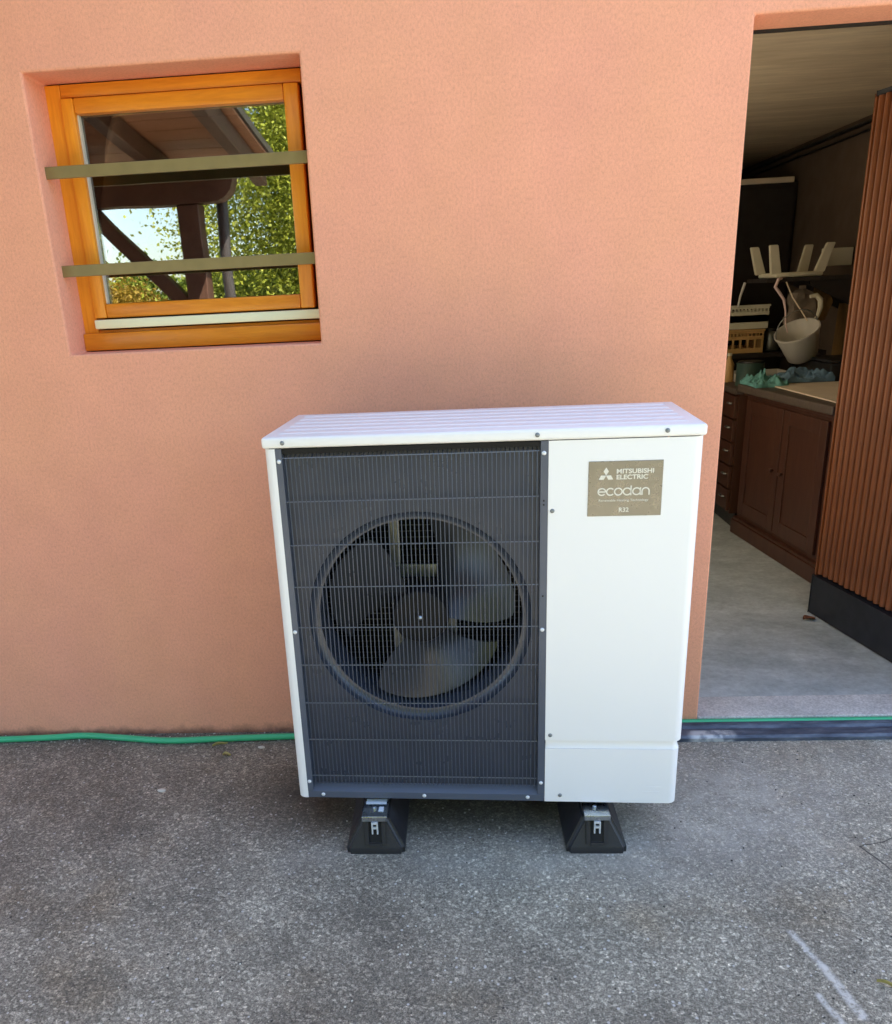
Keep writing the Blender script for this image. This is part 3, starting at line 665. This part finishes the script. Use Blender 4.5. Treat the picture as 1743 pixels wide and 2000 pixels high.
# side sheets with rounded front edges
def arc(cx_, cy_, r, a, b, n=8): return [(cx_+r*math.cos(a+(b-a)*k/n), cy_+r*math.sin(a+(b-a)*k/n)) for k in range(n+1)]
outL = [(.0285,0)]+arc(.022,.022,.022,-PI/2,-PI,8)+[(0,DP)]
inL = [(.0015,DP)]+arc(.022,.022,.0205,-PI,-PI/2,8)+[(.0285,.0015),(.0285,PV+.01)]
MB().prism(outL+[(.0015,DP)]+arc(.022,.022,.0205,-PI,-PI/2,8)+[(.027,.0015),(.027,PV+.012),(.0285,PV+.012)], 'z', 0, .991).build('left_side_panel', M['white'], hp, True)
def rightp(w1, r, x0, zz0, zz1, name, inset=0):
    o = [(x0,inset)]+arc(w1-r,r+inset,r,-PI/2,0,8)+[(w1,DP)]
    i_ = [(w1-.0015,DP)]+arc(w1-r,r+inset,r-.0015,0,-PI/2,8)+[(x0+.0015,inset+.0015),(x0+.0015,PV+.012),(x0,PV+.012)]
    return MB().prism(o+i_, 'z', zz0, zz1).build(name, M['white'], hp, True)
rightp(1.0495,.024,.692,.1905,.991,'front_panel')
rightp(1.0455,.024,.6925,.0,.1655,'service_panel')
# rolled step between the two panels
st_ = [(.1905,.0015),(.186,.0065),(.172,.0068),(.1655,.0025),(.163,.010),(.193,.010)]
b = MB(); n_ = 9
path = [(.6935,0,0,-1)]+[(1.0475-.024+.024*math.sin(q), .024-.024*math.cos(q), math.sin(q), -math.cos(q)) for q in [PI/2*k/8 for k in range(9)]]+[(1.0475,DP,1,0)]
vs = []; 
for (x, y, nx, nyy) in path:
    for (z, dep) in [(.1905,.0012),(.1875,.0062),(.1725,.0066),(.1655,.0022)]: vs.append((x-nx*dep, y-nyy*dep, z))
m_ = 4; b.add(vs, [(i*m_+j, (i+1)*m_+j, (i+1)*m_+j+1, i*m_+j+1) for i in range(len(path)-1) for j in range(3)])
b.build('panel_step', M['white'], hp, True)
# recessed carrying handle on the right side
MB().bbox((1.049,.17,.60),(1.053,.27,.70), .0015).build('side_grip', M['white'], hp)
# top cover
b = MB(); b.bbox((-.003,-.004,.9925), (1.053,.413,1.020), .007, 3); tc = b.build('top_cover', M['white'], hp, True)
b = MB()
for k in range(6):
    y = .045+k*.060; b.add([(.03,y,1.0198),(1.02,y,1.0198),(1.02,y+.036,1.0198),(.03,y+.036,1.0198),(.034,y+.005,1.0222),(1.016,y+.005,1.0222),(1.016,y+.031,1.0222),(.034,y+.031,1.0222)], [(4,5,6,7),(0,1,5,4),(1,2,6,5),(2,3,7,6),(3,0,4,7)])
b.build('stiffening_rib', M['white'], tc)
# dark front plate with rolled fan mouth
def plate_with_mouth():
    b = MB(); n = 96; R = .292; x0, x1, z0, z1 = .0285, .692, .036, .9915
    ring = [(cx+R*math.cos(2*PI*k/n), cz+R*math.sin(2*PI*k/n)) for k in range(n)]
    def edge(a):
        dx, dz = math.cos(a), math.sin(a); t = min(((x1-cx)/dx if dx > 1e-9 else (x0-cx)/dx if dx < -1e-9 else 1e9), ((z1-cz)/dz if dz > 1e-9 else (z0-cz)/dz if dz < -1e-9 else 1e9)); return (cx+dx*t, cz+dz*t)
    angs = [2*PI*k/n for k in range(n)]
    out = [edge(a) for a in angs]
    vs = [(p[0], PV, p[1]) for p in ring]+[(p[0], PV, p[1]) for p in out]
    fs = [(k, (k+1) % n, n+(k+1) % n, n+k) for k in range(n)]
    for cxx, czz in ((x0,z0),(x0,z1),(x1,z0),(x1,z1)):
        a = math.atan2(czz-cz, cxx-cx) % (2*PI); k = int(a/(2*PI)*n); vs.append((cxx, PV, czz)); fs.append((n+k, n+(k+1) % n, len(vs)-1))
    b.add(vs, fs); return b
plate_with_mouth().build('grille_plate', M['navy'], hp)
prof = [(.292,PV)]+[(.268+.024*math.cos(q), PV+.024*math.sin(q)) for q in [PI/2*k/10 for k in range(1, 11)]]+[(.267,.10),(.268,.16),(.275,.19)]
MB().lathe(prof, (cx,0,cz), 'y', 96).build('bell_mouth', M['mouth'], hp, True)
# flanges round the plate
MB().prism([(.0285,.0),(.0445,.0),(.0465,PV),(.0285,PV)], 'z', .022, .991).build('left_flange', M['navyl'], hp)
MB().prism([(.6735,0),(.6915,0),(.6915,PV),(.6715,PV)], 'z', .022, .991).build('right_flange', M['navyl'], hp)
MB().prism([(0,.001),(0,.0205),(.0235,.0395),(.0235,.001)], 'x', .0288, .6915).build('bottom_flange', M['navyl'], hp)
MB().box((.047,.001,.978), (.671,PV,.9905)).build('top_lip', M['hub'], hp)
# guard grille
gr = MB(); nw = 58
for k in range(nw):
    x = .0535+k*(.665-.0535)/(nw-1)
    gr.tube([(x,PV-.001,.0375),(x,.004,.046),(x,.0015,.055),(x,.0015,.958),(x,.004,.966),(x,PV-.001,.9745)],   .00135, 5, cap=False)
o = struct(gr.build('guard_wires', M['wire'], hp, True), 'stuff')
for z in (.9735-.006,.8573,.744,.6314,.5185,.4105,.2975,.185,.070):
    MB().tube([(.045,.0042,z),(.6725,.0042,z)], .0015, 6, cap=False).build('cross_wire', M['xwire'], hp, True)
# fan
fan = bpy.data.objects.new('fan', None); C.objects.link(fan); fan.parent = hp; fan.location = (cx, .105, cz)
MB().lathe([(0,-.062),(.060,-.062),(.071,-.058),(.076,-.048),(.079,.03),(.079,.045),(0,.045)], (0,0,0), 'y', 48).build('hub', M['hub'], fan, True)
MB().lathe([(0,-.070),(.004,-.069),(.0065,-.066),(.0065,-.0615)], (0,0,0), 'y', 14).build('hub_nut', M['zinc'], fan, True)
MB().lathe([(.0,-.0665),(.013,-.0655),(.015,-.0625)], (0,0,0), 'y', 18).build('washer', M['hub'], fan, True)
def blade(a0):
    nr, na = 12, 14; vs = []; fs = []
    for i in range(nr+1):
        s = i/nr; r = .072+s*(.256-.072)
        lead = a0+math.radians(-42-16*s+20*s*s); tail = a0+math.radians(24+26*s)
        for j in range(na+1):
            u = j/na; a = lead+(tail-lead)*u
            # tip outline rounded
            rr = r*(1-.05*s*s*(2*u-1)**4)
            y = -.050+.155*u*(.75+.1*s)+.012*math.sin(PI*u)*-1
            vs.append((rr*math.cos(a), y, rr*math.sin(a)))
    m_ = na+1
    fs = [(i*m_+j, (i+1)*m_+j, (i+1)*m_+j+1, i*m_+j+1) for i in range(nr) for j in range(na)]
    k = len(vs); vs += [(p[0], p[1]+.0035, p[2]) for p in vs]; top = list(fs); fs += [tuple(k+q for q in f[::-1]) for f in top]
    rim = [j for j in range(na)]+[i*m_+na for i in range(nr)]+[nr*m_+na-j for j in range(na)]+[(nr-i)*m_ for i in range(nr)]
    for q in range(len(rim)): a_, b_ = rim[q], rim[(q+1) % len(rim)]; fs.append((a_, b_, k+b_, k+a_))
    return MB().add(vs, fs).build('blade', M['blade'], fan, True)
for a in (38, -82, 158): blade(math.radians(a))
# motor bracket behind the fan
b = MB(); b.bbox((.272,.20,.33), (.302,.212,.81), .002); b.build('motor_bracket', M['zincd'], hp); MB().bbox((.425,.20,.20), (.455,.212,.56), .002).build('motor_bracket', M['coil'], hp)
MB().bbox((.2725,.186,.595), (.4545,.199,.632), .002).build('motor_plate', M['zincd'], hp)
MB().lathe([(0,.155),(.055,.155),(.06,.165),(.06,.27),(0,.27)], (cx,0,cz), 'y', 32).build('motor', M['hub'], hp, True)
# coil grid at the back
b = MB()
for k in range(52): z = .03+k*.0182; b.box((.03,.335,z), (.69,.338,z+.0028))
for k in range(5): x = .08+k*.14; b.box((x,.339,.03), (x+.002,.341,.98))
struct(b.build('coil_grid', M['coil'], hp), 'stuff')
MB().box((.03,.36,.01), (.69,.402,.985)).build('coil', M['black'], hp)
MB().box((.003,.403,.002), (1.045,.4075,.990)).build('back_panel', M['navy'], hp)
MB().box((.0022,.03,.01), (.008,.36,.985)).build('inner_partition', M['black'], hp); MB().box((.6935,.03,.01), (.700,.402,.985)).build('inner_partition', M['black'], hp)
MB().bbox((.012,.012,-.006), (1.036,.400,.0015), .002).build('base_pan', M['navy'], hp)
# screws
def screw(x, z, pale, y=0):
    nm = M['screww'] if pale else M['screwg']
    o = MB().lathe([(0,-.0035),(.0025,-.0034),(.0045,-.0024),(.0055,-.0006),(.0056,.0004)], (0,0,0), 'y', 14).build('screw', nm, hp, True); o.location = (x, y, z)
for x, z in ((.050,1.006),(.665,1.0063),(.9629,1.0074)): screw(x, z, False, -.0045)
for x, z in ((.7022,.8212),(.7054,.2061),(.7342,.0202)): screw(x, z, False)
for x, z in ((.0367,.9601),(.681,.9624),(.0355,.5074),(.6812,.5106),(.0354,.0524),(.682,.0584),(.0721,.0110),(.3599,.0115),(.6464,.0120)): screw(x, z, True)
for z in (.845,.835,.60): o = MB().box((.6795,-.0006,z), (.6835,.0002,z+.004)).build('slot', M['black'], hp)
# badge with lettering
bx0, bx1, bz0, bz1 = .7860, .9587, .8058, .9392
MB().bbox((bx0,-.0016,bz0), (bx1,.0,bz1), .0007, 1).build('badge', M['badge'], hp)
bd = [o for o in hp.children if o.name.startswith('badge')][0]
def text(s, x, z, h, width, name='lettering', bold=.0, sp=1):
    cu = bpy.data.curves.new('lettering', 'FONT'); cu.body = s; cu.size = h; cu.extrude = .0003; cu.offset = bold; cu.space_character = sp
    to = bpy.data.objects.new('tmp', cu); C.objects.link(to); bpy.context.view_layer.update()
    me = bpy.data.meshes.new_from_object(to.evaluated_get(bpy.context.evaluated_depsgraph_get())); bpy.data.objects.remove(to)
    xs_ = [v.co.x for v in me.vertices]; ys_ = [v.co.y for v in me.vertices]
    kx = width/(max(xs_)-min(xs_)); mx = min(xs_)
    for v in me.vertices: v.co = Vector(((v.co.x-mx)*kx, -v.co.z, v.co.y))
    me.materials.clear(); me.materials.append(M['print']); me.name = name
    o = bpy.data.objects.new(name, me); C.objects.link(o); o.parent = bd; o.location = (x, -.0019, z); return o
text('MITSUBISHI', .8515, .9095, .0150, .0860, bold=.0004)
text('ELECTRIC', .8515, .8955, .0150, .0730, bold=.0004)
text('Renewable Heating Technology', .8120, .8420, .0078, .116)
text('R32', .8600, .8160, .0150, .0230, bold=.0003)
b = MB()                                                  # three diamonds
def rh(p, a, L=.0135, w_=.0062):
    d = Vector((math.cos(a), math.sin(a))); n = Vector((-d.y, d.x)); p = Vector(p)
    q = [p, p+d*L*.5*1.0+n*w_*.62, p+d*L, p+d*L*.5-n*w_*.62]
    b.add([(v.x,-.0021,v.y) for v in q]+[(v.x,-.0016,v.y) for v in q], [(0,1,2,3),(7,6,5,4),(0,4,5,1),(1,5,6,2),(2,6,7,3),(3,7,4,0)])
for a in (90, 210, 330): rh((.8270,.9050), math.radians(a), .0195, .0098)
b.build('emblem', M['print'], bd)
# rounded word "ecodan" from strokes
b = MB(); sw = .0030
def stroke(pts2):
    n = len(pts2); vs = []; fs = []
    for i, p in enumerate(pts2):
        p = Vector(p); t = (Vector(pts2[min(i+1, n-1)])-Vector(pts2[max(i-1, 0)])).normalized(); q = Vector((-t.y, t.x))*sw/2
        for yy in (-.0021,-.0016):
            vs += [(p.x+q.x, yy, p.y+q.y), (p.x-q.x, yy, p.y-q.y)]
    for i in range(n-1):
        a, c = i*4, i*4+4
        fs += [(a,a+1,c+1,c), (a+3,a+2,c+2,c+3), (a,c,c+2,a+2), (a+1,a+3,c+3,c+1)]
    fs += [(0,2,3,1), ((n-1)*4,(n-1)*4+1,(n-1)*4+3,(n-1)*4+2)]
    b.add(vs, fs)
def ring(x, z, r, a, c, n=20): return [(x+r*1.08*math.cos(math.radians(a+(c-a)*k/n)), z+r*math.sin(math.radians(a+(c-a)*k/n))) for k in range(n+1)]
zc, r = .8655, .0082; X = [.8165+.0200*k for k in range(6)]; X = [.8185,.8385,.8570,.8775,.8995,.9205]
stroke(ring(X[0], zc, r, 0, 318)); stroke([(X[0]-r, zc), (X[0]+r*1.08, zc)])
stroke(ring(X[1], zc, r, 42, 318)); stroke(ring(X[2], zc, r, 0, 360)); stroke(ring(X[3], zc, r, 0, 360)); stroke([(X[3]+r*1.08, zc-r-.001), (X[3]+r*1.08, zc+r+.006)])
stroke(ring(X[4], zc, r, 0, 360)); stroke([(X[4]+r*1.08, zc-r-.001), (X[4]+r*1.08, zc+r+.001)])
stroke([(X[5]-r, zc-r-.001), (X[5]-r, zc)]+[(X[5]+r*math.cos(q), zc+r*math.sin(q)) for q in [PI-PI*k/12 for k in range(13)]]+[(X[5]+r, zc-r-.001)])
b.build('lettering', M['print'], bd)
# warning outline embossed on the lower panel
b = MB(); b.box((.965,-.0006,.050), (1.005,.0002,.0512)); b.box((.955,-.0006,.035), (1.0,.0002,.0365)); b.build('embossed_mark', M['white'], hp)

# ------------------------------------------------------------------ rubber feet
def foot(x, lab):
    t = thing('support_foot', lab, 'rubber foot', (x, -.715, 0), 0, 'rubber feet under the heat pump')
    L, zt, wb, wt = .60, .098, .081, .040
    bm = bmesh.new(); lv = [(0,wb,0,L), (.018,wb,0,L), (.022,wb-.002,.003,L-.003), (zt,wt,.022,L-.022)]
    rows = []
    for z, hw, y0, y1 in lv: rows.append([bm.verts.new(p) for p in ((-hw,y0,z),(hw,y0,z),(hw,y1,z),(-hw,y1,z))])
    for i in range(3):
        for k in range(4): bm.faces.new((rows[i][k], rows[i][(k+1)%4], rows[i+1][(k+1)%4], rows[i+1][k]))
    bm.faces.new(rows[0][::-1]); bm.faces.new(rows[3])
    ed = [e for e in bm.edges if abs(e.verts[0].co.z-e.verts[1].co.z) > 1e-4 ]
    bmesh.ops.bevel(bm, geom=ed, offset=.010, segments=3, affect='EDGES')
    blk = MB().bm(bm).build('rubber_block', M['rubber'], t, True)
    # slot on the sloping front: side cheeks and floor recess
    def sl(z): return .003+(z-.022)/(zt-.022)*.019
    for sx in (-1, 1):
        b = MB(); 
        p = [(sl(.03)-.004,.03),(sl(.095)-.004,.095),(sl(.095)+.01,.095),(sl(.03)+.01,.03)]
        b.prism(p, 'x', min(sx*.018, sx*.029), max(sx*.018, sx*.029)); b.build('slot_cheek', M['rubber'], t)
    MB().prism([(sl(.026)-.005,.026),(sl(.034)-.005,.034),(sl(.034)+.01,.034),(sl(.026)+.01,.026)], 'x', -.0175, .0175).build('slot_ledge', M['rubber'], t)
    MB().prism([(sl(.036)-.001,.036),(sl(.094)-.001,.094),(sl(.094)+.008,.094),(sl(.036)+.008,.036)], 'x', -.0175, .0175).build('slot_back', M['black'], t)
    MB().bbox((-.035,.010,.0985), (.035,.58,.115), .002).build('steel_rail', M['zinc'], t)
    b = MB()
    for sx in (-1, 1): b.bbox((min(sx*.005,sx*.009),.006,.060), (max(sx*.005,sx*.009),.0145,.097), .0008)
    b.bbox((-.0048,.007,.076), (.0048,.0135,.082), .0008); b.bbox((-.0048,.007,.0905), (.0048,.0135,.097), .0008); b.build('slot_bracket', M['screww'], t)
    MB().lathe([(0,.122),(.004,.1217),(.0062,.120),(.0062,.1153)], (-.002,.050,0), 'z', 6).build('bolt', M['zinc'], t)
    return t
f1 = foot(-.277, 'left black rubber support block under the fan side of the unit, with pale sticker')
MB().box((-.028,.072,.1155), (.030,.098,.1160)).build('sticker', M['sticker'], f1)
MB().box((.010,.035,.1155), (.024,.058,.1160)).build('sticker', M['sticker'], f1)
foot(.331, 'right black rubber support block under the white panel side of the unit')
# mounting channels of the unit itself (rest on the rails)
for lx in (.214, .822):
    MB().bbox((lx-.034,.07,-.0148), (lx+.034,.39,-.0062), .0015).build('mounting_foot', M['zinc'], hp)

# ------------------------------------------------------------------ lean-to carport seen in the window
cpt = thing('carport', 'brown timber carport with post and diagonal brace mirrored in the window', 'carport', (0,0,0))
def bar(name, p, q, w_, h_, m, par, ch=0):
    p, q = Vector(p), Vector(q); d = q-p; L = d.length; d.normalize(); up = Vector((0,0,1)) if abs(d.z) < .95 else Vector((0,1,0))
    sd_ = d.cross(up).normalized(); u2 = sd_.cross(d).normalized()
    Mx = Matrix(((d.x,sd_.x,u2.x,p.x),(d.y,sd_.y,u2.y,p.y),(d.z,sd_.z,u2.z,p.z),(0,0,0,1)))
    return MB().bbox((0,-w_/2,-h_/2), (L,w_/2,h_/2), .006, 1, Mx).build(name, m, par)
YP = -3.5
bar('post', (-1.87,YP,0), (-1.87,YP,2.13), .155, .155, M['pergola'], cpt)
bar('post', (-4.6,YP,0), (-4.6,YP,2.13), .155, .155, M['pergola'], cpt)
MB().prism([(-4.9,2.135),(-1.66,2.135),(-1.60,2.16),(-1.56,2.20),(-1.54,2.26),(-1.54,2.355),(-4.9,2.355)], 'y', YP-.08, YP+.08).build('beam', M['pergola'], cpt)
bar('brace', (-2.66,YP,2.19), (-1.93,YP,1.42), .11, .10, M['pergola'], cpt)
sl_ = .135
def zr(y): return 2.36+(y-YP)*sl_
for k, x in enumerate((-1.47,-2.1,-2.73,-3.36,-3.99,-4.62)):
    bar('rafter', (x,-.02,zr(-.02)+.07), (x,-4.1,zr(-4.1)+.07), .09, .13, M['pergola'], cpt)
y = -.03; kb = 0
nb = 21
for k in range(nb):
    ya = -.03-k*.198; yb = ya-.192
    MB().prism([(ya,zr(ya)+.142),(yb,zr(yb)+.142),(yb,zr(yb)+.162),(ya,zr(ya)+.162)], 'x', -4.75, -1.36).build('roof_board', M['soffit'], cpt)
MB().prism([(-.03,zr(-.03)+.17),(-4.25,zr(-4.25)+.17),(-4.25,zr(-4.25)+.22),(-.03,zr(-.03)+.22)], 'x', -4.8, -1.345).build('roof_covering', M['pipe'], cpt)
MB().tube([(-1.68,YP-.13,2.30),(-1.68,YP-.13,1.98),(-1.68,YP-.13,.02)], .042, 12).build('downpipe', M['pipe'], cpt, True)

# ------------------------------------------------------------------ trees and shrubs mirrored in the window
def tree(name, loc, h0, h1, rx, ry, nl, ls, m, label, cat, trunk=True, seed=1, nc=46):
    random.seed(seed); t = thing(name, label, cat, loc)
    cz_, rz = (h0+h1)/2, (h1-h0)/2
    clumps = []
    for k in range(nc):
        a, b_ = random.uniform(0, 2*PI), random.uniform(-1, 1); q = math.sqrt(1-b_*b_); s = random.uniform(.45, .95)
        clumps.append(Vector((rx*q*math.cos(a)*s, ry*q*math.sin(a)*s, cz_+rz*b_*s)))
    vs = []; fs = []
    for k in range(nl):
        c_ = random.choice(clumps); sg = .26*min(rx, rz)
        p = c_+Vector((random.gauss(0, sg), random.gauss(0, sg), random.gauss(0, sg*.8)))
        if p.z < .05: p.z = .05+random.random()*.2
        if p.x < -rx*.88: continue
        n = Vector((random.gauss(0,1), random.gauss(0,1), random.gauss(.5,1))).normalized(); a = n.orthogonal().normalized(); a.rotate(Matrix.Rotation(random.uniform(0,6.28), 3, n)); b2 = n.cross(a)
        L = ls*random.uniform(.6, 1.3); w2 = L*.32; i = len(vs)
        vs += [tuple(p-a*L/2), tuple(p+b2*w2), tuple(p+a*L/2), tuple(p-b2*w2)]; fs.append((i, i+1, i+2, i+3))
    me = bpy.data.meshes.new('foliage'); me.from_pydata(vs, [], fs); me.materials.append(m)
    o = bpy.data.objects.new('foliage', me); C.objects.link(o); o.parent = t
    if trunk:
        b = MB(); b.tube([(0,0,0),(.05,0,h0*.6),(-.03,.04,h0+.3*rz),(0,0,cz_+.5*rz)], .1, 9, rr=[.16,.12,.09,.03]); b.build('trunk', M['bark'], t, True)
        b = MB()
        for k in range(7):
            c_ = clumps[k]; z = h0*.7+random.random()*rz*.6; b.tube([(0,0,z), ((c_.x*.5), c_.y*.5, (z+c_.z)/2+.1), tuple(c_)], .03, 6, rr=[.06,.035,.012])
        b.build('limb', M['bark'], t, True)
    return t
tree('leafy_tree', (-.75,-9.2,0), .1, 6.6, 3.3, 2.0, 220000, .05, M['leaf'], 'tall yellow green tree mirrored at the right of the window', 'tree', True, 1)
tree('leafy_tree', (1.9,-11,0), .8, 6.2, 2.6, 2.2, 25000, .13, M['leafd'], 'mid green tree standing right of the tall yellow green one', 'tree', True, 2)
tree('leafy_tree', (-.4,-12.5,0), .1, 7.5, 3.0, 1.5, 40000, .17, M['leafd'], 'dark green tree standing directly behind the tall yellow green tree', 'tree', True, 8)
tree('shrub', (-3.7,-10.6,0), .2, 2.2, .5, .6, 2200, .035, M['leafd'], 'loose wispy shrub beside the carport post in the mirror image', 'shrub', True, 3)
tree('shrub', (-6.3,-11.5,0), .1, 2.0, 1.6, 1.0, 22000, .06, M['leaf'], 'low bright shrub mirrored at the left under the brace', 'shrub', False, 4)
tree('shrub', (-4.9,-9.6,0), .05, 1.75, 1.0, .7, 18000, .055, M['leafo'], 'low yellowing shrub in front of the garden mirrored below the lower bar', 'shrub', False, 5)
tree('hedge', (-2,-16,0), 0, 2.3, 9, .8, 90000, .13, M['leafd'], 'long low dark green hedge behind all the trees of the garden', 'hedge', False, 9, 260)
for o in C.objects:
    b = o.name.split('.')[0]
    gname = {'crate': 'stacked crates on the rear shelf', 'bottle': 'bottles in the storage room', 'bag': 'bags hanging under the wall shelf', 'cloth': 'cloths on the counter', 'dry_leaf': 'fallen leaves on the ground', 'stone_chip': 'loose chips on the asphalt', 'leafy_tree': 'trees of the garden', 'shrub': 'shrubs of the garden', 'box': 'boxes on the rear shelf'}.get(b)
    if gname and not o.parent: o['group'] = gname
